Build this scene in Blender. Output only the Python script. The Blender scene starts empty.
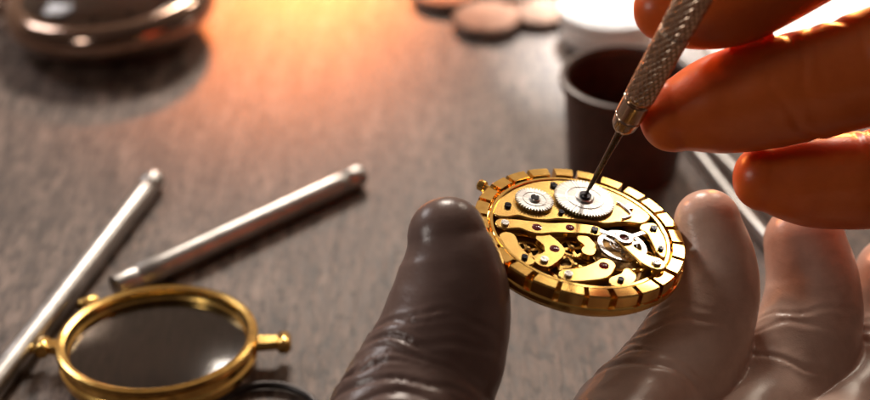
import bpy, bmesh, math, random
import numpy as np
from mathutils import Vector, Matrix, noise
random.seed(4)
S=bpy.context.scene
S.unit_settings.system='METRIC'; S.unit_settings.scale_length=0.01   # 1 unit = 1 cm
COL=S.collection
rad=math.radians

# ------------------------------------------------------------------ materials
def mat_new(name):
    m=bpy.data.materials.new(name); m.use_nodes=True
    nt=m.node_tree; b=nt.nodes['Principled BSDF']
    return m,nt,b
def mat(name,col,rough=.4,metal=0.,var=.15,nscale=6.,bump=.0,bscale=30.,rvar=.1,stretch=(1,1,1),coat=0,spec=.5,wave=None):
    m,nt,b=mat_new(name); N=nt.nodes; L=nt.links
    tc=N.new('ShaderNodeTexCoord'); mp=N.new('ShaderNodeMapping'); mp.inputs['Scale'].default_value=stretch
    L.new(tc.outputs['Object'],mp.inputs['Vector'])
    n=N.new('ShaderNodeTexNoise'); n.inputs['Scale'].default_value=nscale; n.inputs['Detail'].default_value=6
    L.new(mp.outputs[0],n.inputs['Vector'])
    r=N.new('ShaderNodeValToRGB'); r.color_ramp.elements[0].position=.3; r.color_ramp.elements[1].position=.7
    lo=[max(0,c*(1-var)) for c in col]; hi=[min(1,c*(1+var)) for c in col]
    r.color_ramp.elements[0].color=(*lo,1); r.color_ramp.elements[1].color=(*hi,1)
    L.new(n.outputs['Fac'],r.inputs[0]); L.new(r.outputs[0],b.inputs['Base Color'])
    mr=N.new('ShaderNodeMapRange'); mr.inputs['To Min'].default_value=max(.02,rough-rvar); mr.inputs['To Max'].default_value=min(1,rough+rvar)
    n2=N.new('ShaderNodeTexNoise'); n2.inputs['Scale'].default_value=nscale*2.3; n2.inputs['Detail'].default_value=4
    L.new(mp.outputs[0],n2.inputs['Vector'])
    L.new(n2.outputs['Fac'],mr.inputs[0]); L.new(mr.outputs[0],b.inputs['Roughness'])
    b.inputs['Metallic'].default_value=metal
    b.inputs['Specular IOR Level'].default_value=spec
    b.inputs['Coat Weight'].default_value=coat
    if bump>0 or wave:
        bp=N.new('ShaderNodeBump'); bp.inputs['Strength'].default_value=bump if bump>0 else .2; bp.inputs['Distance'].default_value=.02
        n3=N.new('ShaderNodeTexNoise'); n3.inputs['Scale'].default_value=bscale; n3.inputs['Detail'].default_value=5
        L.new(mp.outputs[0],n3.inputs['Vector'])
        L.new(n3.outputs['Fac'],bp.inputs['Height']); L.new(bp.outputs[0],b.inputs['Normal'])
    return m

GOLD=mat('polished_gilt',(.94,.60,.18),.17,1,.10,4,0,60,.05)
GOLDB=mat('bridge_gilt',(.92,.60,.19),.25,1,.08,3,.03,4,.04)
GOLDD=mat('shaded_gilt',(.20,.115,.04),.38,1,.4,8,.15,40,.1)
BRASS=mat('brass',(.80,.52,.16),.20,1,.2,4,.05,40,.08)
STEEL=mat('brushed_steel',(.70,.69,.68),.26,1,.08,8,.08,60,.08)
STEELT=mat('bright_steel',(.85,.85,.86),.40,1,.05,8,.05,60,.08)
STEELR=mat('rod_steel',(.43,.42,.41),.34,1,.2,3,.12,60,.1)
STEELW=mat('handle_steel',(.60,.45,.34),.20,1,.06,3,.0,60,.04)
DARKM=mat('blued_steel',(.03,.03,.04),.25,.8,.2,10)
BLADE=mat('blade_steel',(.16,.13,.11),.25,1,.2,10)
RUBY=mat('ruby',(.20,.012,.02),.1,0,.2,8,coat=.5)
CHROME=mat('chrome_case',(.40,.28,.22),.13,1,.2,1.5,.05,20,.06)  # warm tint painted in, stands in for orange reflections on the case
BLACKP=mat('brown_black_plastic',(.060,.022,.013),.36,0,.3,4,.1,30)
WHITEP=mat('white_porcelain',(.9,.89,.87),.2,0,.03,3,coat=.4)
PAPER=mat('white_paper',(.84,.82,.78),.8,0,.03,3,.1,20)
TIN=mat('copper_tin_lid',(.20,.13,.10),.45,1,.25,5,.1,30)
DIAL=mat('watch_dial',(.60,.57,.53),.4,0,.06,5)
CORD=mat('dark_wire',(.05,.045,.045),.35,.6,.2,10)

def glass_mat():
    m,nt,b=mat_new('lens_glass'); b.inputs['Transmission Weight'].default_value=1
    b.inputs['IOR'].default_value=1.45
    N=nt.nodes;L=nt.links
    n=N.new('ShaderNodeTexNoise'); n.inputs['Scale'].default_value=2
    r=N.new('ShaderNodeMapRange'); r.inputs['To Min'].default_value=.05; r.inputs['To Max'].default_value=.14
    L.new(n.outputs['Fac'],r.inputs[0]); L.new(r.outputs[0],b.inputs['Roughness'])
    b.inputs['Base Color'].default_value=(.27,.22,.19,1)
    return m
GLASS=glass_mat()

def glove_mat(name,c0,c1,sss,rough=.42,fold=.22,c2=None):
    m,nt,b=mat_new(name); N=nt.nodes; L=nt.links
    tc=N.new('ShaderNodeTexCoord')
    n=N.new('ShaderNodeTexNoise'); n.inputs['Scale'].default_value=.9; n.inputs['Detail'].default_value=8; n.inputs['Roughness'].default_value=.65
    L.new(tc.outputs['Object'],n.inputs['Vector'])
    r=N.new('ShaderNodeValToRGB'); r.color_ramp.elements[0].position=.32; r.color_ramp.elements[1].position=.68
    r.color_ramp.elements[0].color=(*c0,1); r.color_ramp.elements[1].color=(*c1,1)
    L.new(n.outputs['Fac'],r.inputs[0])
    col=r.outputs[0]
    if c2:   # paints light into the colour: fingers paler as if lit, thumb kept dark
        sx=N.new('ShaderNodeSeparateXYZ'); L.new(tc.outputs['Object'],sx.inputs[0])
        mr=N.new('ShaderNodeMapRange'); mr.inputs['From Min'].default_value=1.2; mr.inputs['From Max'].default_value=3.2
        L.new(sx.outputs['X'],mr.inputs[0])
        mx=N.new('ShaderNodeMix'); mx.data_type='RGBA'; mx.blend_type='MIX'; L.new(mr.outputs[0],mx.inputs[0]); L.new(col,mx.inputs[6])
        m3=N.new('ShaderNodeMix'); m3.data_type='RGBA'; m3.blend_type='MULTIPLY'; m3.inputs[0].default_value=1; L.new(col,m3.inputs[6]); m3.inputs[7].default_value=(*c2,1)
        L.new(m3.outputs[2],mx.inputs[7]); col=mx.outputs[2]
    L.new(col,b.inputs['Base Color'])
    b.inputs['Roughness'].default_value=rough
    b.inputs['Specular IOR Level'].default_value=.45
    b.inputs['Subsurface Weight'].default_value=sss
    b.inputs['Subsurface Radius'].default_value=(1,.35,.14); b.inputs['Subsurface Scale'].default_value=.5
    mp=N.new('ShaderNodeMapping'); mp.inputs['Scale'].default_value=(.7,.9,2.6); mp.inputs['Rotation'].default_value=(.2,.35,0)
    L.new(tc.outputs['Object'],mp.inputs['Vector'])
    f=N.new('ShaderNodeTexNoise'); f.inputs['Scale'].default_value=2.2; f.inputs['Detail'].default_value=4; f.inputs['Distortion'].default_value=.6
    L.new(mp.outputs[0],f.inputs['Vector'])
    g=N.new('ShaderNodeTexNoise'); g.inputs['Scale'].default_value=45; g.inputs['Detail'].default_value=4
    L.new(tc.outputs['Object'],g.inputs['Vector'])
    b1=N.new('ShaderNodeBump'); b1.inputs['Strength'].default_value=fold; b1.inputs['Distance'].default_value=.1
    b2=N.new('ShaderNodeBump'); b2.inputs['Strength'].default_value=.2; b2.inputs['Distance'].default_value=.01
    L.new(f.outputs['Fac'],b1.inputs['Height']); L.new(g.outputs['Fac'],b2.inputs['Height'])
    L.new(b1.outputs[0],b2.inputs['Normal']); L.new(b2.outputs[0],b.inputs['Normal'])
    return m
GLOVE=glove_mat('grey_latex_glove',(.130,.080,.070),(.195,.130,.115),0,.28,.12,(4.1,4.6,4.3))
GLOVEW=glove_mat('warm_latex_glove',(.56,.115,.018),(.72,.17,.032),.5,.32,.10)

def wood_mat():
    m,nt,b=mat_new('weathered_wood'); N=nt.nodes; L=nt.links
    tc=N.new('ShaderNodeTexCoord')
    def nz(scale,st,rot,det=6,ro=.6,dist=0):
        mp=N.new('ShaderNodeMapping'); mp.inputs['Scale'].default_value=st; mp.inputs['Rotation'].default_value=(0,0,rot)
        L.new(tc.outputs['Object'],mp.inputs['Vector'])
        n=N.new('ShaderNodeTexNoise'); n.inputs['Scale'].default_value=scale; n.inputs['Detail'].default_value=det
        n.inputs['Roughness'].default_value=ro; n.inputs['Distortion'].default_value=dist
        L.new(mp.outputs[0],n.inputs['Vector']); return n.outputs['Fac']
    a=nz(1.0,(3.0,.5,1),.12,8,.65,.5)
    c=nz(1.0,(9,1.8,1),.12,6,.7,.2)
    d=nz(.22,(1,1,1),0,3)
    p=nz(1.0,(6.5,2.6,1),.12,3,.5)
    ad=N.new('ShaderNodeMix'); ad.data_type='FLOAT'; ad.inputs[0].default_value=.5
    L.new(a,ad.inputs[2]); L.new(c,ad.inputs[3])
    r=N.new('ShaderNodeValToRGB'); e=r.color_ramp.elements
    e[0].position=.38; e[0].color=(.062,.042,.033,1); e[1].position=.63; e[1].color=(.38,.283,.232,1)
    x=e.new(.5); x.color=(.178,.127,.103,1)
    L.new(ad.outputs[0],r.inputs[0])
    pr=N.new('ShaderNodeValToRGB'); pr.color_ramp.elements[0].position=.36; pr.color_ramp.elements[0].color=(.24,.22,.20,1)
    pr.color_ramp.elements[1].position=.48; pr.color_ramp.elements[1].color=(1,1,1,1)
    L.new(p,pr.inputs[0])
    mu=N.new('ShaderNodeMix'); mu.data_type='RGBA'; mu.blend_type='MULTIPLY'; mu.inputs[0].default_value=.8
    L.new(r.outputs[0],mu.inputs[6]); L.new(pr.outputs[0],mu.inputs[7])
    dr=N.new('ShaderNodeValToRGB'); dr.color_ramp.elements[0].position=.35; dr.color_ramp.elements[0].color=(.72,.69,.68,1)
    dr.color_ramp.elements[1].position=.65; dr.color_ramp.elements[1].color=(1.0,1,1,1)
    L.new(d,dr.inputs[0])
    m2=N.new('ShaderNodeMix'); m2.data_type='RGBA'; m2.blend_type='MULTIPLY'; m2.inputs[0].default_value=1
    L.new(mu.outputs[2],m2.inputs[6]); L.new(dr.outputs[0],m2.inputs[7])
    L.new(m2.outputs[2],b.inputs['Base Color'])
    mr=N.new('ShaderNodeMapRange'); mr.inputs['To Min'].default_value=.38; mr.inputs['To Max'].default_value=.62
    L.new(c,mr.inputs[0]); L.new(mr.outputs[0],b.inputs['Roughness'])
    bp=N.new('ShaderNodeBump'); bp.inputs['Strength'].default_value=.6; bp.inputs['Distance'].default_value=.05
    L.new(ad.outputs[0],bp.inputs['Height']); L.new(bp.outputs[0],b.inputs['Normal'])
    return m
WOOD=wood_mat()

# ------------------------------------------------------------------ mesh builder
class MB:
    def __init__(s): s.v=[]; s.f=[]
    def add(s,vs,fs,M=None):
        o=len(s.v)
        for p in vs:
            p=Vector(p); s.v.append(tuple(M@p) if M else tuple(p))
        for f in fs: s.f.append(tuple(i+o for i in f))
        return s
    def prism(s,out,z0,z1,M=None):
        n=len(out)
        vs=[(x,y,z0) for x,y in out]+[(x,y,z1) for x,y in out]
        fs=[tuple(range(n-1,-1,-1)),tuple(range(n,2*n))]+[(i,(i+1)%n,n+(i+1)%n,n+i) for i in range(n)]
        return s.add(vs,fs,M)
    def lathe(s,prof,n=64,closed=False,M=None,rf=None):
        vs=[];fs=[];m=len(prof)
        for i in range(n):
            a=2*math.pi*i/n; pr=rf(a,prof) if rf else prof
            for r,z in pr: vs.append((r*math.cos(a),r*math.sin(a),z))
        for i in range(n):
            j=(i+1)%n
            for k in range(m if closed else m-1):
                l=(k+1)%m
                fs.append((i*m+k,j*m+k,j*m+l,i*m+l))
        if not closed:
            fs.append(tuple(i*m for i in range(n-1,-1,-1))); fs.append(tuple(i*m+m-1 for i in range(n)))
        return s.add(vs,fs,M)
    def path(s,pts,r,n=12,M=None):
        P=[Vector(p) for p in pts]; vs=[];fs=[]
        R=r if isinstance(r,(list,tuple)) else [r]*len(P)
        up=Vector((0,0,1)); 
        for i,p in enumerate(P):
            t=(P[min(i+1,len(P)-1)]-P[max(i-1,0)]).normalized()
            a=t.cross(up); 
            if a.length<1e-3: a=t.cross(Vector((0,1,0)))
            a.normalize(); b=a.cross(t)
            for k in range(n):
                q=2*math.pi*k/n; vs.append(p+(a*math.cos(q)+b*math.sin(q))*R[i])
        for i in range(len(P)-1):
            for k in range(n):
                l=(k+1)%n; fs.append((i*n+k,i*n+l,(i+1)*n+l,(i+1)*n+k))
        fs.append(tuple(range(n-1,-1,-1))); fs.append(tuple((len(P)-1)*n+k for k in range(n)))
        return s.add(vs,fs,M)
    def build(s,name,mt,parent=None,bevel=0,M=None,ang=38,smooth=True):
        me=bpy.data.meshes.new(name); me.from_pydata(s.v,[],s.f); me.update()
        bm=bmesh.new(); bm.from_mesh(me); bmesh.ops.recalc_face_normals(bm,faces=bm.faces); bm.to_mesh(me); bm.free()
        me.materials.append(mt)
        if smooth:
            me.polygons.foreach_set('use_smooth',[True]*len(me.polygons)); me.set_sharp_from_angle(angle=rad(ang))
        o=bpy.data.objects.new(name,me); COL.objects.link(o)
        if parent: o.parent=parent
        if M is not None: o.matrix_local=M
        if bevel:
            b=o.modifiers.new('edge','BEVEL'); b.width=bevel; b.segments=2; b.limit_method='ANGLE'; b.angle_limit=rad(40)
        return o
def empty(name,M,label,cat):
    o=bpy.data.objects.new(name,None); o.empty_display_size=.5; COL.objects.link(o); o.matrix_world=M
    o['label']=label; o['category']=cat; return o
def T(x,y,z=0): return Matrix.Translation((x,y,z))
def circ(x,y,r,n=32): return [(x+r*math.cos(2*math.pi*i/n),y+r*math.sin(2*math.pi*i/n)) for i in range(n)]
def spline(P,n=8,closed=True):
    P=[np.array(p,float) for p in P]; out=[]; N=len(P)
    for i in range(N if closed else N-1):
        if closed: a,b,c,d=P[(i-1)%N],P[i],P[(i+1)%N],P[(i+2)%N]
        else: a,b,c,d=P[max(i-1,0)],P[i],P[i+1],P[min(i+2,N-1)]
        for k in range(n):
            t=k/n; out.append(.5*((2*b)+(-a+c)*t+(2*a-5*b+4*c-d)*t*t+(-a+3*b-3*c+d)*t**3))
    if not closed: out.append(P[-1])
    return [tuple(o) for o in out]
def ribbon(P,W,n=10):
    """outline of a curved bar: centreline points P with half widths W, rounded ends"""
    q=spline([tuple(p)+(w,) for p,w in zip(P,W)],n,False); L=[];R=[]
    for i,(x,y,w) in enumerate(q):
        a=q[max(i-1,0)];c=q[min(i+1,len(q)-1)]; dx,dy=c[0]-a[0],c[1]-a[1]; l=math.hypot(dx,dy); dx/=l;dy/=l
        L.append((x-dy*w,y+dx*w)); R.append((x+dy*w,y-dx*w))
    def cap(i,sg):
        x,y,w=q[i]; a=q[1] if i==0 else q[-2]; ang=math.atan2(y-a[1],x-a[0])
        return [(x+w*math.cos(ang+t),y+w*math.sin(ang+t)) for t in [sg*math.pi/2*(1-k/4) for k in range(1,8)]]
    return L+cap(-1,1)+R[::-1]+cap(0,1)
def gear_outline(r,depth,n,x=0,y=0,ph=0):
    o=[]
    for i in range(n):
        a=2*math.pi*i/n+ph; w=2*math.pi/n
        for f,rr in ((0,r-depth),(.22,r-depth*.1),(.42,r),(.62,r-depth*.1),(.82,r-depth)):
            o.append((x+rr*math.cos(a+w*f),y+rr*math.sin(a+w*f)))
    return o

# ------------------------------------------------------------------ table
tb=MB(); tb.add([(-45,-40,-2),(55,-40,-2),(55,50,-2),(-45,50,-2),(-45,-40,0),(55,-40,0),(55,50,0),(-45,50,0)],
  [(0,3,2,1),(4,5,6,7),(0,1,5,4),(1,2,6,5),(2,3,7,6),(3,0,4,7)])
table=tb.build('table',WOOD,smooth=False); table['kind']='structure'; table['label']='worn grey-brown wooden workbench top with fine grain'; table['category']='table'

# ------------------------------------------------------------------ watch movement
WM=T(1.96,-1.47,3.53)@Matrix.Rotation(rad(2),4,'X')@Matrix.Rotation(rad(9),4,'Y')@Matrix.Scale(1.02,4)
wm=empty('watch_movement',WM,'gilt mechanical watch movement with exposed gears held between gloved fingertips','watch movement')
NB=24
def cast(nb=NB):
    vs=[];fs=[]; angs=[]
    for i in range(nb):
        w=2*math.pi/nb
        wid=.80 if i%3 else .73
        for f,st in [(0,1),(.2*wid,1),(.4*wid,1),(.6*wid,1),(.8*wid,1),(wid,1),(wid+.02,0),((1+wid)/2,0),(.98,0)]:
            angs.append((w*(i+f),st))
    m=None
    for a,st in angs:
        ro=1.45 if st else 1.36; zt=.265 if st else .155
        ri=1.275 if st else 1.262
        pr=[(1.235,-.10),(1.40,-.10),(1.415,-.085),(1.415,-.03),(1.47,-.02),(1.48,-.005),(1.48,.065),(1.465,.08),(ro,.085),(ro,zt-.02),(ro-.02,zt),(ri,zt),(ri-.008,.15),(1.25,.148),(1.245,.14)]
        m=len(pr)
        for r,z in pr: vs.append((r*math.cos(a),r*math.sin(a),z))
    n=len(angs)
    for i in range(n):
        j=(i+1)%n
        for k in range(m):
            l=(k+1)%m; fs.append((i*m+k,j*m+k,j*m+l,i*m+l))
    return vs,fs
b=MB(); b.add(*cast()); b.build('movement_ring',GOLD,wm,ang=30)
b=MB(); b.lathe([(1.19,.1),(1.244,.1),(1.244,.235),(1.235,.245),(1.20,.245),(1.19,.235)],96,True); b.build('inner_ring',GOLD,wm,ang=30)
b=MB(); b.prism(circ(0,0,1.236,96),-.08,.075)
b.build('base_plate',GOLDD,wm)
for x,y,r,h in [(-.75,-.42,.30,.10),(-.15,-.70,.32,.09),(.55,-.18,.44,.09),(.9,-.3,.18,.12),(.8,.25,.2,.12)]:
    b=MB()
    b.lathe([(r*.88,.075),(r*.88,h+.01),(r,h+.01),(r,.075)],48,True,T(x,y,0))
    b.build('plate_recess',BRASS,wm,ang=30)

bar=[(-1.17,.12),(-1.12,.42),(-1.0,.62),(-.82,.83),(-.55,1.03),(-.25,1.14),(.05,1.175),(.38,1.11),(.66,.97),(.90,.76),(1.04,.55),
     (.92,.36),(.72,.34),(.54,.30),(.38,.24),(.12,.24),(-.12,.22),(-.3,.20),(-.45,.14),(-.66,.12),(-.84,.16),(-1.0,.09)]
b=MB(); b.prism(spline(bar,6),.16,.245); b.build('barrel_bridge',GOLDB,wm,.016)
def bar_part(name,P,W,z0,z1,mt=GOLDB,bv=.014):
    b=MB(); b.prism(ribbon(P,W),z0,z1); return b.build(name,mt,wm,bv)
bar_part('train_bridge',[(-1.05,-.08),(-.84,-.04),(-.62,-.07),(-.38,-.03),(-.14,.02),(.08,.04),(.20,.03)],[.12,.10,.14,.11,.12,.11,.12],.165,.25)
bar_part('wheel_bridge',[(-.50,-.26),(-.42,-.36),(-.38,-.48),(-.42,-.62),(-.54,-.76)],[.12,.12,.14,.12,.13],.14,.225)
bar_part('edge_bridge',[(-1.00,-.34),(-.95,-.52),(-.84,-.70),(-.76,-.80)],[.12,.11,.10,.10],.14,.225)
bar_part('pallet_bridge',[(-.24,-1.02),(-.02,-.95),(.18,-.84),(.30,-.68)],[.13,.14,.16,.13],.15,.235)
bar_part('lever_bridge',[(.04,-.16),(.12,-.30),(.08,-.42)],[.09,.075,.09],.14,.225,GOLDB,.012)
bar_part('fourth_wheel_bridge',[(.42,-1.02),(.56,-.90),(.60,-.78)],[.12,.11,.09],.14,.225)
rb=[(.90,.34),(1.08,.40),(1.16,.2),(1.19,-.05),(1.13,-.36),(1.04,-.30),(1.00,-.1),(.95,.12),(.86,.22)]
b=MB(); b.prism(spline(rb,6),.15,.24); b.build('side_bridge',GOLDB,wm,.012)
# balance
BX,BY=.56,-.22
b=MB(); b.lathe([(.27,.20),(.335,.20),(.335,.24),(.27,.24)],80,True,T(BX,BY))
for k in range(3):
    a=2*math.pi*k/3+.5; ca,sa=math.cos(a),math.sin(a)
    b.prism([(BX+ca*u-sa*v,BY+sa*u+ca*v) for u,v in ((0,-.022),(.295,-.026),(.295,.026),(0,.022))],.205,.235)
b.build('balance_wheel',STEEL,wm,ang=30)
b=MB(); b.path([(BX+(.04+.0036*i)*math.cos(i*.42),BY+(.04+.0036*i)*math.sin(i*.42),.262) for i in range(46)],.008,5); b.build('hairspring',STEEL,wm)
bar_part('balance_cock',[(.94,-.66),(.82,-.60),(.70,-.48),(.61,-.36),(BX,BY+.01)],[.14,.12,.085,.075,.12],.285,.34,GOLDB,.014)
b=MB(); b.prism(circ(.92,-.65,.12,32),.085,.286); b.build('cock_foot',GOLD,wm)
b=MB(); b.lathe([(.065,.345),(.125,.345),(.125,.37),(.065,.37)],36,True,T(BX,BY+.01))
b.prism([(BX+.07,BY+.08),(BX+.27,BY+.23),(BX+.32,BY+.17),(BX+.11,BY+.02)],.346,.364)
b.prism([(BX-.09,BY+.05),(BX-.31,BY+.15),(BX-.34,BY+.07),(BX-.09,BY-.03)],.346,.364)
b.build('regulator',STEEL,wm,.006)

def wheel(name,x,y,r,n,z,h,mt,spoke=False,boss=True):
    b=MB(); 
    if spoke:
        out=gear_outline(r,.035,n); m=len(out); inn=[(r*.74*math.cos(2*math.pi*i/m),r*.74*math.sin(2*math.pi*i/m)) for i in range(m)]
        vs=[(p[0],p[1],0) for p in out]+[(p[0],p[1],h) for p in out]+[(p[0],p[1],0) for p in inn]+[(p[0],p[1],h) for p in inn]
        fs=[]
        for i in range(m):
            j=(i+1)%m; fs+=[(i,j,m+j,m+i),(m+i,m+j,3*m+j,3*m+i),(3*m+i,3*m+j,2*m+j,2*m+i),(2*m+i,2*m+j,j,i)]
        b.add(vs,fs)
        for k in range(4):
            a=math.pi/2*k+.3; ca,sa=math.cos(a),math.sin(a)
            b.prism([(ca*u-sa*v,sa*u+ca*v) for u,v in ((0,-.02),(r*.75,-.025),(r*.75,.025),(0,.02))],.003,h-.004)
        b.lathe([(.05,-.02),(.05,h+.02),(.02,h+.04)],16)
    else:
        b.prism(gear_outline(r,.038,n),0,h)
        if boss:
            b.lathe([(r*.62,h-.005),(r*.62,h+.004),(r*.60,h+.007),(r*.58,h+.004),(r*.57,h-.005)],56,False)
            b.lathe([(r*.30,h),(r*.30,h+.022),(r*.27,h+.028),(r*.15,h+.028)],40,False)
    return b.build(name,mt,wm,M=T(x,y,z),ang=25)
def sunray():
    m,nt,bs=mat_new('snailed_steel'); N=nt.nodes;L=nt.links
    tc=N.new('ShaderNodeTexCoord'); g=N.new('ShaderNodeTexGradient'); g.gradient_type='RADIAL'
    L.new(tc.outputs['Object'],g.inputs[0])
    w=N.new('ShaderNodeTexNoise'); w.noise_dimensions='1D'; w.inputs['Scale'].default_value=90; w.inputs['Detail'].default_value=2
    L.new(g.outputs['Fac'],w.inputs['W'])
    r=N.new('ShaderNodeMapRange'); r.inputs['To Min'].default_value=.2; r.inputs['To Max'].default_value=.45
    L.new(w.outputs['Fac'],r.inputs[0]); L.new(r.outputs[0],bs.inputs['Roughness'])
    cr=N.new('ShaderNodeValToRGB'); cr.color_ramp.elements[0].position=.35; cr.color_ramp.elements[0].color=(.42,.42,.42,1)
    cr.color_ramp.elements[1].position=.62; cr.color_ramp.elements[1].color=(.78,.78,.77,1)
    L.new(w.outputs['Fac'],cr.inputs[0]); L.new(cr.outputs[0],bs.inputs['Base Color'])
    bp=N.new('ShaderNodeBump'); bp.inputs['Strength'].default_value=.2; bp.inputs['Distance'].default_value=.01
    L.new(w.outputs['Fac'],bp.inputs['Height']); L.new(bp.outputs[0],bs.inputs['Normal'])
    bs.inputs['Metallic'].default_value=1
    return m
SUN=sunray()
GY=.70
wheel('ratchet_wheel',.11,GY,.43,60,.275,.03,SUN)
wheel('crown_wheel',-.61,.51,.27,38,.275,.03,SUN)
wheel('gear_wheel',-.72,-.44,.19,36,.115,.02,BRASS,True)
wheel('gear_wheel',-.10,-.66,.26,44,.105,.02,BRASS,True)
wheel('gear_wheel',-.12,-.30,.19,30,.125,.02,BRASS,True)

def screw_mesh(r,h=.035):
    b=MB(); b.lathe([(r,0),(r,h*.6),(r*.2,h*.6)],24)
    g=r*.16
    for s in (1,-1):
        a0=math.asin(g/r); pts=[(r*math.cos(a0+(math.pi-2*a0)*i/12),s*r*math.sin(a0+(math.pi-2*a0)*i/12)) for i in range(13)]
        b.prism(pts,h*.6,h)
    return b
def screw(x,y,z,r,mt,ang):
    return screw_mesh(r).build('screw',mt,wm,M=T(x,y,z)@Matrix.Rotation(ang,4,'Z'),ang=30)
screw(.11,GY,.331,.085,DARKM,.5); screw(-.61,.51,.313,.06,DARKM,1.2)
for x,y,z,r,mt in [(-.30,.98,.246,.055,DARKM),(-.98,.34,.246,.05,DARKM),(.76,.68,.246,.055,STEEL),(-.24,.34,.246,.04,DARKM),
     (-1.04,-.09,.251,.055,STEEL),(.20,.03,.251,.05,DARKM),(-.54,-.76,.226,.055,STEEL),(-.24,-1.02,.236,.055,STEEL),(.46,-.98,.226,.045,DARKM),
     (.95,-.66,.341,.065,STEEL),(1.05,.26,.241,.05,DARKM),(1.09,-.2,.241,.04,DARKM),(-.80,-.76,.226,.045,DARKM)]:
    screw(x,y,z,r,mt,random.random()*3)
for x,y,z,r in [(-.60,-.07,.252,.04),(.26,-.72,.237,.04),(BX,BY+.01,.342,.035),(-.38,-.47,.227,.04),(-.14,.02,.252,.035)]:
    b=MB(); b.lathe([(r*1.7,0),(r*1.7,.006),(r*1.1,.01),(r*1.05,.0)],28,True); b.lathe([(r,0),(r,.012),(r*.7,.018),(.012,.012)],24)
    b.build('jewel',RUBY,wm,M=T(x,y,z),ang=30)
b=MB(); b.path([tuple(p)+(.262,) for p in spline([(.62,.38),(.76,.50),(.66,.70),(.58,.76)],6,False)],.016,6); b.build('click_spring',STEEL,wm)
a=math.atan2(.80,-1.2); d=Vector((math.cos(a),math.sin(a),0))
MS=Matrix.Translation(d*1.36+Vector((0,0,.17)))@d.to_track_quat('Z','Y').to_matrix().to_4x4()
b=MB(); b.lathe([(.045,0),(.045,.16),(.075,.165),(.08,.18),(.08,.25),(.06,.27),(.02,.275)],24); b.build('winding_stem',GOLD,wm,M=MS)

# ------------------------------------------------------------------ screwdrivers
def knurl(r,s,a,on):
    if not on: return r
    g1=max(0,1-abs(math.sin(8*a+22*s))/.5); g2=max(0,1-abs(math.sin(8*a-22*s))/.5)
    return r-.018*max(g1,g2)
def driver(name,tip,dr,prof,label,mt,kn=(9,9)):
    d=Vector(dr).normalized()
    M=Matrix.Translation(tip)@d.to_track_quat('Z','Y').to_matrix().to_4x4()
    root=empty(name,M,label,'screwdriver')
    full=[]
    for (r0,z0),(r1,z1) in zip(prof[:-1],prof[1:]):
        if z0>=kn[0]-1e-6 and z1<=kn[1]+1e-6:
            n=max(1,int((z1-z0)/.008))
        else: n=1
        for k in range(n): full.append((r0+(r1-r0)*k/n,z0+(z1-z0)*k/n))
    full.append(prof[-1])
    def rf(a,pr): return [(knurl(r,z,a,kn[0]<z<kn[1]),z) for r,z in pr]
    b=MB(); b.lathe(full,192,False,None,rf); b.build('handle',mt,root,ang=60)
    return root
tip=WM@Vector((.11,GY,.351))
sd=driver('screwdriver',tip,(.275,-.25,.915),
  [(.05,1.34),(.08,1.35),(.14,1.42),(.17,1.48),(.185,1.62),(.168,1.63),(.168,1.66),(.192,1.67),(.195,1.94),(.175,1.95),(.175,1.99),(.20,2.01),
   (.205,2.06),(.215,3.2),(.19,3.22),(.19,3.27),(.218,3.29),(.228,4.6),(.21,4.62),(.21,4.7),(.23,4.72),(.24,8.2),(.2,8.25),(.2,8.4),(.28,8.45),(.29,8.9),(.25,9.0),(.05,9.02)],
  'slim knurled steel screwdriver touching the watch movement',STEELW,(2.06,4.6))
b=MB(); b.lathe([(.014,0.08),(.034,.2),(.036,.3),(.044,.9),(.058,1.35)],24); b.prism([(-.038,-.009),(.038,-.009),(.038,.009),(-.038,.009)],0,.2); b.build('blade',BLADE,sd,ang=30)

def flat_driver(name,p0,p1,rr0,rr1,label,kn=True):
    p0=Vector(p0);p1=Vector(p1); L=(p1-p0).length
    prof=[(.02,0),(rr0*.6,.0),(rr0*.9,.05),(rr0*.99,.13),(rr0,.45),(rr0*.96,.46),(rr0*.96,.50),(rr0,.51),(rr0,.64)]
    prof+=[(rr0+(rr1-rr0)*.3,L*.34),(rr0+(rr1-rr0)*.92,L*.80),(rr1,L*.9),(rr1*.95,L*.905),(rr1*.95,L*.92),(rr1,L*.925),(rr1*.95,L*.99),(.02,L)]
    return driver(name,p0,p1-p0,prof,label,STEELR,(.64,L*.30) if kn else (99,99))
r1=flat_driver('pin_vice',(-5.34,5.60,.21),(-8.35,-6.3,.22),.21,.22,'brushed steel pin vice lying on the bench beside the loupe')
r1['category']='pin vice'
r2=flat_driver('punch',(-1.38,5.66,.235),(-5.50,1.93,.235),.225,.235,'short steel watchmaking punch lying on the wooden bench',False)
r2['category']='punch tool'
L1=(Vector((-5.34,5.60,.21))-Vector((-8.35,-6.3,.22))).length
b=MB(); b.lathe([(.1,-.02),(.09,.2),(.03,.5),(.02,1.1)],20); b.build('needle',STEEL,r1,M=T(0,0,L1))

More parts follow.
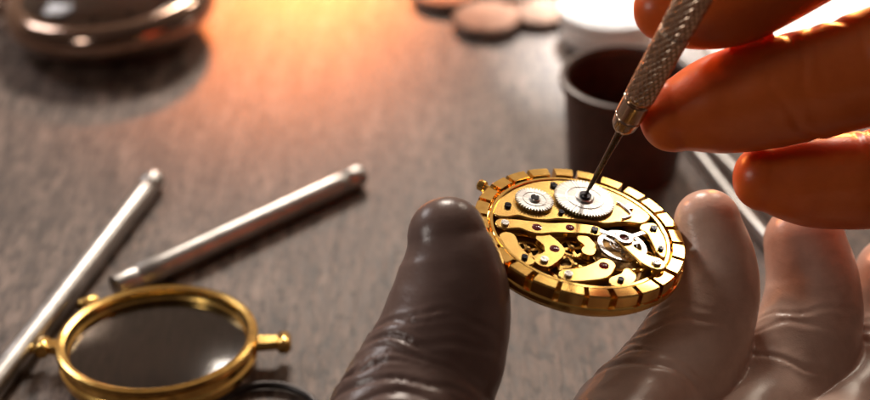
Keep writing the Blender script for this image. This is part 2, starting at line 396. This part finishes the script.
# ------------------------------------------------------------------ loupe
LM=T(-4.43,.22,.46)@Matrix.Rotation(rad(-5.5),4,'X')
lp=empty('eye_loupe',LM,'brass-rimmed magnifying loupe with wire arm resting on the bench','magnifier')
b=MB(); b.lathe([(1.42,-.30),(1.50,-.34),(1.57,-.30),(1.58,-.18),(1.53,-.14),(1.53,-.02),(1.58,.02),(1.60,.07),(1.58,.12),(1.52,.145),(1.45,.12),(1.42,.05),(1.42,-.02),(1.39,-.05),(1.39,-.12),(1.42,-.15)],128,True)
b.build('rim',BRASS,lp,ang=40)
pr=[(.001+1.405*k/14,.0-.062*(k/14)**2) for k in range(14,-1,-1)]
pr2=[(.001+1.405*k/14,-.16-.02+.04*(k/14)**2) for k in range(0,15)]
b=MB(); b.lathe(pr2+pr,96,True); b.build('lens',GLASS,lp,ang=60)
def lug(ang,ln):
    M=Matrix.Rotation(ang,4,'Z')
    b=MB(); b.prism([(1.55,-.13),(1.55+ln*.6,-.10),(1.55+ln*.6,.10),(1.55,.13)],-.18,-.02,M)
    Mb=M@T(1.55+ln*.75,0,-.1)@Matrix.Rotation(rad(90),4,'X')
    b.lathe([(.06,-.17),(.11,-.165),(.12,-.15),(.12,.15),(.11,.165),(.06,.17)],28,False,Mb)
    return b.build('hinge',BRASS,lp,.01)
lug(rad(4),.60); lug(rad(180),.40); lug(rad(137),.50)
inv=LM.inverted()
wp=[(-3.45,-.98,.16),(-3.2,-.62,.10),(-2.75,-.40,.09),(-2.25,-.48,.09),(-1.85,-.85,.09),(-1.6,-1.6,.09),(-1.6,-2.8,.09),(-2.2,-4.5,.09)]
b=MB(); b.path([tuple(inv@Vector(p)) for p in spline(wp,8,False)],.065,12); b.build('wire_arm',CORD,lp)
wp=[(-6.45,.3,.30),(-6.75,-.1,.16),(-6.8,-1.0,.08),(-6.5,-2.4,.08),(-6.4,-4.0,.08)]
b=MB(); b.path([tuple(inv@Vector(p)) for p in spline(wp,8,False)],.065,12); b.build('wire_arm',BRASS,lp)

# ------------------------------------------------------------------ pocket watch
PM=T(-7.35,12.1,.10)@Matrix.Rotation(rad(-3),4,'Y')@Matrix.Scale(1.08,4)
pw=empty('pocket_watch',PM,'polished silver pocket watch lying face up on the bench','pocket watch')
b=MB(); b.lathe([(1.2,0),(1.7,.08),(2.05,.28),(2.2,.5),(2.22,.7),(2.12,.9),(1.98,1.0),(1.84,1.02),(1.76,.96),(1.74,.88),(1.2,.87)],96); b.build('case',CHROME,pw,ang=50)
b=MB(); b.lathe([(1.73,.875),(1.73,.895),(.3,.898)],64); b.build('dial',DIAL,pw)
for k in range(12):
    b=MB(); b.prism([(-.04,1.25),(.04,1.25),(.04,1.55),(-.04,1.55)],.9,.91,Matrix.Rotation(k*math.pi/6,4,'Z')); b.build('hour_marker',DARKM,pw)
b=MB(); b.prism([(-.05,-.2),(.05,-.2),(.02,1.3),(-.02,1.3)],.92,.93,Matrix.Rotation(1.0,4,'Z')); b.build('minute_hand',DARKM,pw)
b=MB(); b.prism([(-.06,-.2),(.06,-.2),(.02,.9),(-.02,.9)],.935,.945,Matrix.Rotation(-1.2,4,'Z')); b.build('hour_hand',DARKM,pw)
b=MB(); b.lathe([(1.77,.97),(1.6,1.12),(1.2,1.27),(.7,1.36),(.05,1.39),(.05,1.36),(.7,1.33),(1.2,1.24),(1.6,1.09),(1.74,.96)],64,True); b.build('crystal',GLASS,pw,ang=60)
MC=T(-2.15,.5,.5)@Matrix.Rotation(rad(-90),4,'Y')
b=MB(); b.lathe([(.14,0),(.14,.15),(.28,.17),(.30,.25),(.30,.45),(.22,.52),(.05,.54)],32); b.build('crown',CHROME,pw,M=MC)

# ------------------------------------------------------------------ cup, jar, tins, paper
cp=empty('brown_cup',T(3.68,6.35,0),'small open dark brown plastic cup standing on the bench','cup')
b=MB(); b.lathe([(1.0,0),(1.08,.03),(1.16,1.0),(1.22,1.8),(1.31,1.82),(1.33,1.9),(1.31,2.0),(1.24,2.02),(1.17,1.98),(1.13,1.8),(1.05,.15),(.9,.12)],72); b.build('cup_body',BLACKP,cp,ang=50)
jr=empty('white_jar',T(3.95,11.9,0),'small white porcelain jar with a low domed lid','jar')
b=MB(); b.lathe([(.75,0),(1.05,.06),(1.13,.4),(1.12,.6),(1.04,.65),(.6,.66)],64); b.build('jar_body',WHITEP,jr)
b=MB(); b.lathe([(1.12,.665),(1.16,.7),(1.14,.8),(1.0,.90),(.75,1.0),(.45,1.07),(.14,1.10),(.05,1.105)],64); b.build('lid',WHITEP,jr)
b=MB(); nx,ny=12,10; vs=[];fs=[]
for i in range(nx+1):
    for j in range(ny+1):
        x=-3.2+6.4*i/nx; y=-2.4+4.8*j/ny; vs.append((x,y,.02+.10*max(0,(abs(x)-2.2))**1.5*.5+.03*noise.noise(Vector((x*.5,y*.5,0)))+.02))
for i in range(nx):
    for j in range(ny):
        a=i*(ny+1)+j; fs.append((a,a+ny+1,a+ny+2,a+1))
b.add(vs,fs); pp=b.build('paper_sheet',PAPER,None,M=T(9.0,13.3,0)@Matrix.Rotation(rad(12),4,'Z')); pp['label']='sheet of white paper lying flat on the bench'; pp['category']='paper'
tn0=None
for i,(x,y,s) in enumerate([(.25,13.9,.78),(1.2,12.5,.76),(1.75,14.1,.8),(2.45,12.9,.66),(3.0,14.6,.7)]):
    e=empty('parts_tin',T(x,y,0)@Matrix.Scale(s/.6,4),'small round copper-coloured tin for watch parts with ribbed lid','tin'); e['group']='small tins for watch parts'
    if tn0 is None:
        b=MB(); b.lathe([(.56,0),(.6,.03),(.6,.10),(.3,.11)],48); c1=b.build('tin_body',STEEL,e)
        b=MB(); b.lathe([(.62,.115),(.64,.13),(.64,.20),(.60,.23),(.52,.21),(.1,.21)],120,False,None,lambda a,p:[(r+(.012*math.sin(a*30) if r>.61 else 0),z) for r,z in p]); c2=b.build('lid',TIN,e)
        tn0=(c1,c2)
    else:
        for c in tn0:
            q=c.copy(); q.parent=e; COL.objects.link(q)

# ------------------------------------------------------------------ tweezers
p0=Vector((4.9,8.0,.1)); p1=Vector((7.2,.2,.1)); d=(p1-p0); Lt=d.length
TM=Matrix.Translation(p0)@Matrix.Rotation(math.atan2(d.y,d.x),4,'Z')
tw=empty('tweezers',TM,'pair of bright steel tweezers lying on the bench','tweezers')
for s in (1,-1):
    ctr=spline([(0,.06),(1.5,.16),(4,.26),(6.4,.14),(Lt,.03)],8,False)
    b=MB(); m=[];n=[]
    for (u,v) in ctr: m.append((u,s*(v+.075))); n.append((u,s*(v-.04)))
    b.prism(m+n[::-1],-.06 ,.22 ); b.build('tweezer_arm',STEELT,tw,.03)

# ------------------------------------------------------------------ gloved hands
th=rad(33)
Rv=Vector((1,0,0)); Uv=Vector((0,math.sin(th),math.cos(th))); Fv=Vector((0,math.cos(th),-math.sin(th)))
OR=Vector((0,-1.226,4.108))
def H(p): return OR+Rv*p[0]+Uv*p[1]+Fv*p[2]      # tilted working frame of the two hands
def finger(b,P,R,ref=(0,0,-1),flat=.92,creases=(),nail=None,seed=0,pw=1.5,ca=.75,cw=1.25):
    pts=[np.array(H(p)) for p in P]; RV=np.array(Rv*ref[0]+Uv*ref[1]+Fv*ref[2])
    q=spline([tuple(p)+(r,) for p,r in zip(pts,R)],12,False)
    C=np.array([x[:3] for x in q]); RR=np.array([x[3] for x in q])
    s=np.concatenate([[0],np.cumsum(np.linalg.norm(np.diff(C,axis=0),axis=1))])
    n=int(s[-1]/.035); ss=np.linspace(0,s[-1],n)
    C=np.stack([np.interp(ss,s,C[:,k]) for k in range(3)],1); RR=np.interp(ss,s,RR)
    Tn=np.gradient(C,axis=0); Tn/=np.linalg.norm(Tn,axis=1)[:,None]
    rings=[]
    for k in range(9,0,-1):
        an=k/9.3*math.pi/2; rings.append((C[0]-Tn[0]*RR[0]*1.02*math.sin(an),Tn[0],RR[0]*math.cos(an)**.9,-RR[0]*math.sin(an)))
    for i in range(n): rings.append((C[i],Tn[i],RR[i],ss[i]))
    M=72; vs=[];fs=[]
    for c,t,r,sv in rings:
        bb=RV-t*np.dot(RV,t); bb/=np.linalg.norm(bb); aa=np.cross(t,bb)
        for j in range(M):
            a=2*math.pi*j/M
            disp=0
            for cr in creases:
                s0,amp,w,tc,sl=cr; amp*=ca; w*=cw
                wob=.06*math.sin(3*a+s0*7+seed)+.03*math.sin(7*a+s0*3)
                x=(sv-s0-sl*math.sin(a-tc)-wob)/w
                if abs(x)<5:
                    m=(0.5+.5*math.cos(a-tc))**pw
                    disp-=amp*m*(math.exp(-x*x)-.5*math.exp(-(x-2.1)**2/2)-.35*math.exp(-(x+2.1)**2/2))
            if nail:
                u=(sv-nail[0])/nail[1]; an=(a-nail[3]+math.pi)%(2*math.pi)-math.pi; v=an/nail[2]
                e=min(abs(u)**3+abs(v)**3,8.0)
                disp+=.012/(1+math.exp((e-1)*4))
            dirv=bb*math.cos(a)*flat+aa*math.sin(a)
            p=c+dirv*r
            nz=noise.noise(Vector(p*1.1)+Vector((seed,0,0)))*.045+noise.noise(Vector(p*3.0))*.012
            vs.append(tuple(p+dirv/np.linalg.norm(dirv)*(disp+nz*min(1,r))))
    K=len(rings)
    for i in range(K-1):
        for j in range(M):
            l=(j+1)%M; fs.append((i*M+j,i*M+l,(i+1)*M+l,(i+1)*M+j))
    fs.append(tuple(range(M-1,-1,-1))); fs.append(tuple((K-1)*M+j for j in range(M)))
    b.add(vs,fs)
def hand(name,b,mt,label):
    o=b.build(name,mt); o['label']=label; o['category']='gloved hand'
    r=o.modifiers.new('skin','REMESH'); r.mode='VOXEL'; r.voxel_size=.034; r.use_smooth_shade=True
    s=o.modifiers.new('relax','SMOOTH'); s.factor=.5; s.iterations=2
    return o
# holding hand
b=MB()
finger(b,[(.17,-.50,-.98),(.22,-.85,-1.02),(.20,-1.33,-1.1),(.05,-1.92,-1.25),(-.22,-2.55,-1.5),(-.4,-3.3,-2.2),(-.2,-4.2,-3.6),(.5,-5.1,-5.4),(1.4,-6.2,-8.5),(2.2,-7.4,-12)],
  [.53,.68,.80,.89,.97,1.04,1.15,1.4,1.9,2.1],
  creases=[(1.42,.04,.035,1.1,.3),(1.60,.05,.035,1.3,.4),(1.80,.05,.035,1.0,.35),(1.98,.055,.04,1.4,.35),(2.2,.05,.04,1.0,.4),(2.42,.055,.045,1.4,.35),(2.7,.05,.05,1.1,.35),(3.1,.05,.07,1.2,.3),(1.9,.035,.035,4.8,.25),(2.3,.03,.04,4.7,.25)],
  nail=(.20,.50,.70,.2),seed=1,pw=2.0,ca=.95,cw=.95)
finger(b,[(3.86,-.34,.55),(3.95,-.86,.5),(3.86,-1.45,.35),(3.58,-2.07,.15),(3.14,-2.69,-.1),(2.5,-3.3,-.9),(1.9,-4.0,-2.4),(1.5,-4.9,-4.6),(1.6,-6.0,-7.8),(2.2,-7.4,-12)],
  [.48,.59,.69,.77,.86,.95,1.05,1.3,1.7,2.0],
  creases=[(1.8,.035,.035,1.5,.4),(2.05,.045,.04,1.2,.5),(2.35,.04,.04,1.1,.35),(2.75,.045,.05,1.3,.5),(3.0,.05,.08,1.0,.3)],seed=2,pw=2.8,ca=.75,cw=1)
finger(b,[(5.40,-.66,1.15),(5.48,-1.32,1.05),(5.30,-2.05,.8),(4.78,-2.84,.4),(4.0,-3.55,-.6),(3.1,-4.2,-2.4),(2.4,-4.9,-4.6),(2.2,-6.0,-7.8),(2.6,-7.4,-12)],
  [.60,.70,.78,.84,.88,.98,1.2,1.6,1.9],
  creases=[(1.4,.035,.035,1.0,.35),(1.8,.035,.04,1.3,.4),(2.3,.04,.06,.8,.3)],seed=3,pw=2.6,ca=.75,cw=1)
finger(b,[(6.85,-1.15,1.6),(6.8,-2.0,1.4),(6.3,-2.8,.9),(5.3,-3.6,-.4),(4.1,-4.3,-2.3),(3.3,-5.0,-4.6),(2.9,-6.0,-7.8),(3.0,-7.4,-12)],
  [.60,.70,.76,.84,.92,1.15,1.5,1.8],creases=[(.9,.03,.05,.8,.3),(1.2,.03,.06,1,.3),(1.6,.03,.06,.8,.3)],seed=4,ca=.6)
finger(b,[(7.7,-1.9,1.5),(7.5,-2.6,1.2),(6.6,-3.3,.2),(5.3,-4.0,-1.4),(4.3,-4.7,-3.2),(3.6,-5.4,-5.6),(3.3,-6.4,-8.5)],
  [.48,.54,.6,.7,.9,1.2,1.5],creases=[(.9,.04,.06,.8,.3)],seed=5)
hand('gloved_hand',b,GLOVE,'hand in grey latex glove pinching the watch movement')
# working hand
b=MB()
finger(b,[(3.26,1.14,-.46),(3.7,1.25,-.55),(4.3,1.38,-.68),(5.0,1.54,-.95),(5.8,1.75,-1.25),(6.7,1.98,-1.7),(7.9,2.2,-2.2),(9.4,2.4,-2.0),(12,2.6,-1.6)],
  [.50,.65,.73,.73,.77,.85,1.0,1.3,1.9],creases=[(1.55,.05,.045,4.8,.3),(1.8,.04,.04,4.4,.25),(1.75,.04,.045,1.5,.3),(2.3,.045,.05,4.7,.3)],seed=6,pw=2,ca=.5)
finger(b,[(3.04,2.50,-1.05),(3.45,2.52,-1.08),(4.0,2.66,-1.1),(4.75,3.08,-1.15),(5.75,3.75,-1.3),(7.2,4.2,-1.3),(8.8,3.7,-1.2),(12,3.2,-1.2)],
  [.44,.56,.61,.62,.68,.8,1.0,1.7],creases=[(1.5,.05,.045,4.9,.3),(1.8,.04,.04,4.7,.25)],seed=7,pw=2,ca=.5)
finger(b,[(4.56,.30,-.10),(5.0,.26,-.15),(5.5,.25,-.25),(6.15,.35,-.45),(7.1,.8,-.7),(8.4,1.7,-.8),(10,2.4,-.9),(12,2.9,-1.2)],
  [.46,.61,.66,.67,.74,.85,1.1,1.7],creases=[(1.15,.04,.04,4.8,.25),(1.4,.05,.045,4.9,.25)],seed=8,pw=2,ca=.5)
finger(b,[(7.1,-.5,.5),(7.6,-.4,.45),(8.2,.1,.2),(9.0,1.0,-.2),(10.2,1.9,-.5),(12,2.5,-.8)],[.5,.56,.64,.78,1.0,1.6],seed=9)
finger(b,[(8.2,-1.0,1.1),(8.7,-.8,1.0),(9.3,0,.6),(10.0,1.0,.2),(12,2.2,-.4)],[.44,.5,.6,.8,1.5],seed=10)
finger(b,[(11.5,2.7,-1.1),(13,3.0,-1.1),(16,4.0,-1.2)],[1.6,1.8,2.1],seed=11)
hand('gloved_hand',b,GLOVEW,'hand in warm-lit latex glove gripping a slim screwdriver')

# ------------------------------------------------------------------ light
w=bpy.data.worlds.new('World'); S.world=w; w.use_nodes=True
nt=w.node_tree; N=nt.nodes; L=nt.links; bg=N['Background']
tc=N.new('ShaderNodeTexCoord'); sp=N.new('ShaderNodeSeparateXYZ'); L.new(tc.outputs['Generated'],sp.inputs[0])
mr=N.new('ShaderNodeMapRange'); mr.inputs['From Min'].default_value=-1; mr.inputs['From Max'].default_value=1
L.new(sp.outputs['Y'],mr.inputs[0])
rp=N.new('ShaderNodeValToRGB'); e=rp.color_ramp.elements
e[0].position=.0; e[0].color=(.055,.03,.02,1); e[1].position=1; e[1].color=(.76,.52,.37,1)
x=e.new(.5); x.color=(.16,.115,.092,1)
L.new(mr.outputs[0],rp.inputs[0]); L.new(rp.outputs[0],bg.inputs[0]); bg.inputs[1].default_value=.6
def area(loc,tgt,size,sy,en,col,nm):
    l=bpy.data.lights.new(nm,'AREA'); l.shape='RECTANGLE'; l.size=size; l.size_y=sy; l.energy=en; l.color=col
    o=bpy.data.objects.new(nm,l); COL.objects.link(o); o.location=loc
    o.rotation_euler=(Vector(tgt)-Vector(loc)).to_track_quat('-Z','Y').to_euler(); return o
area((-2,40,31),(0,4,0),10,8,14000,(1,.87,.75),'window_light')
area((19.5,34.5,28.5),(1.5,-1,3),6,7,3000,(1,.86,.70),'added_glint_light')  # added light, not a second window; puts glints on the gilt plates
area((-26,22,22),(0,2,1),9,9,2600,(.97,.94,.95),'side_light')
area((-16,-6,13),(3,-1.5,3),4,4,650,(1,.92,.84),'added_fill_light')  # added soft fill from the left front, lifts the fingers
def spot(nm,loc,tgt,en,col,deg,blend=1,soft=1.5):
    sl=bpy.data.lights.new(nm,'SPOT'); sl.energy=en; sl.color=col; sl.spot_size=rad(deg); sl.spot_blend=blend; sl.shadow_soft_size=soft
    so=bpy.data.objects.new(nm,sl); COL.objects.link(so); so.location=loc
    so.rotation_euler=(Vector(tgt)-so.location).to_track_quat('-Z','Y').to_euler()
spot('warm_lamp',(-5,34,14),(-4.2,17.0,0),85000,(1,.23,.04),29)
spot('warm_core_lamp',(-4,34,15),(-3.0,17.8,0),85000,(1,.38,.07),19)
spot('added_warm_hand_spot',(-9,14,11),(5.2,.2,6.4),15000,(1,.28,.06),20,.7)  # added narrow spot that warms the working hand
spot('added_warm_rim_spot',(9,17,8),(5.6,0,6.6),20000,(1,.34,.08),16,.6)  # added spot for a warm rim along the working fingers
spot('added_jar_spot',(6,26,17),(4.0,12.0,.8),140000,(1,.97,.93),9,.6)  # added unseen spot, only there to brighten the white jar
spot('added_paper_spot',(12,28,17),(8.4,13.3,0),42000,(1,.93,.84),17,.6)  # added unseen spot that whitens the paper behind the fingers

# ------------------------------------------------------------------ camera
cd=bpy.data.cameras.new('camera'); cam=bpy.data.objects.new('camera',cd); COL.objects.link(cam)
cam.location=(0,-18,15); cam.rotation_euler=(rad(90-33),0,0)
cd.lens=60; cd.sensor_width=36; cd.clip_start=.1; cd.clip_end=500
cd.dof.use_dof=True; cd.dof.focus_distance=19.9; cd.dof.aperture_fstop=.135
S.camera=cam
S.view_settings.view_transform='Standard'; S.view_settings.look='None'; S.view_settings.exposure=0
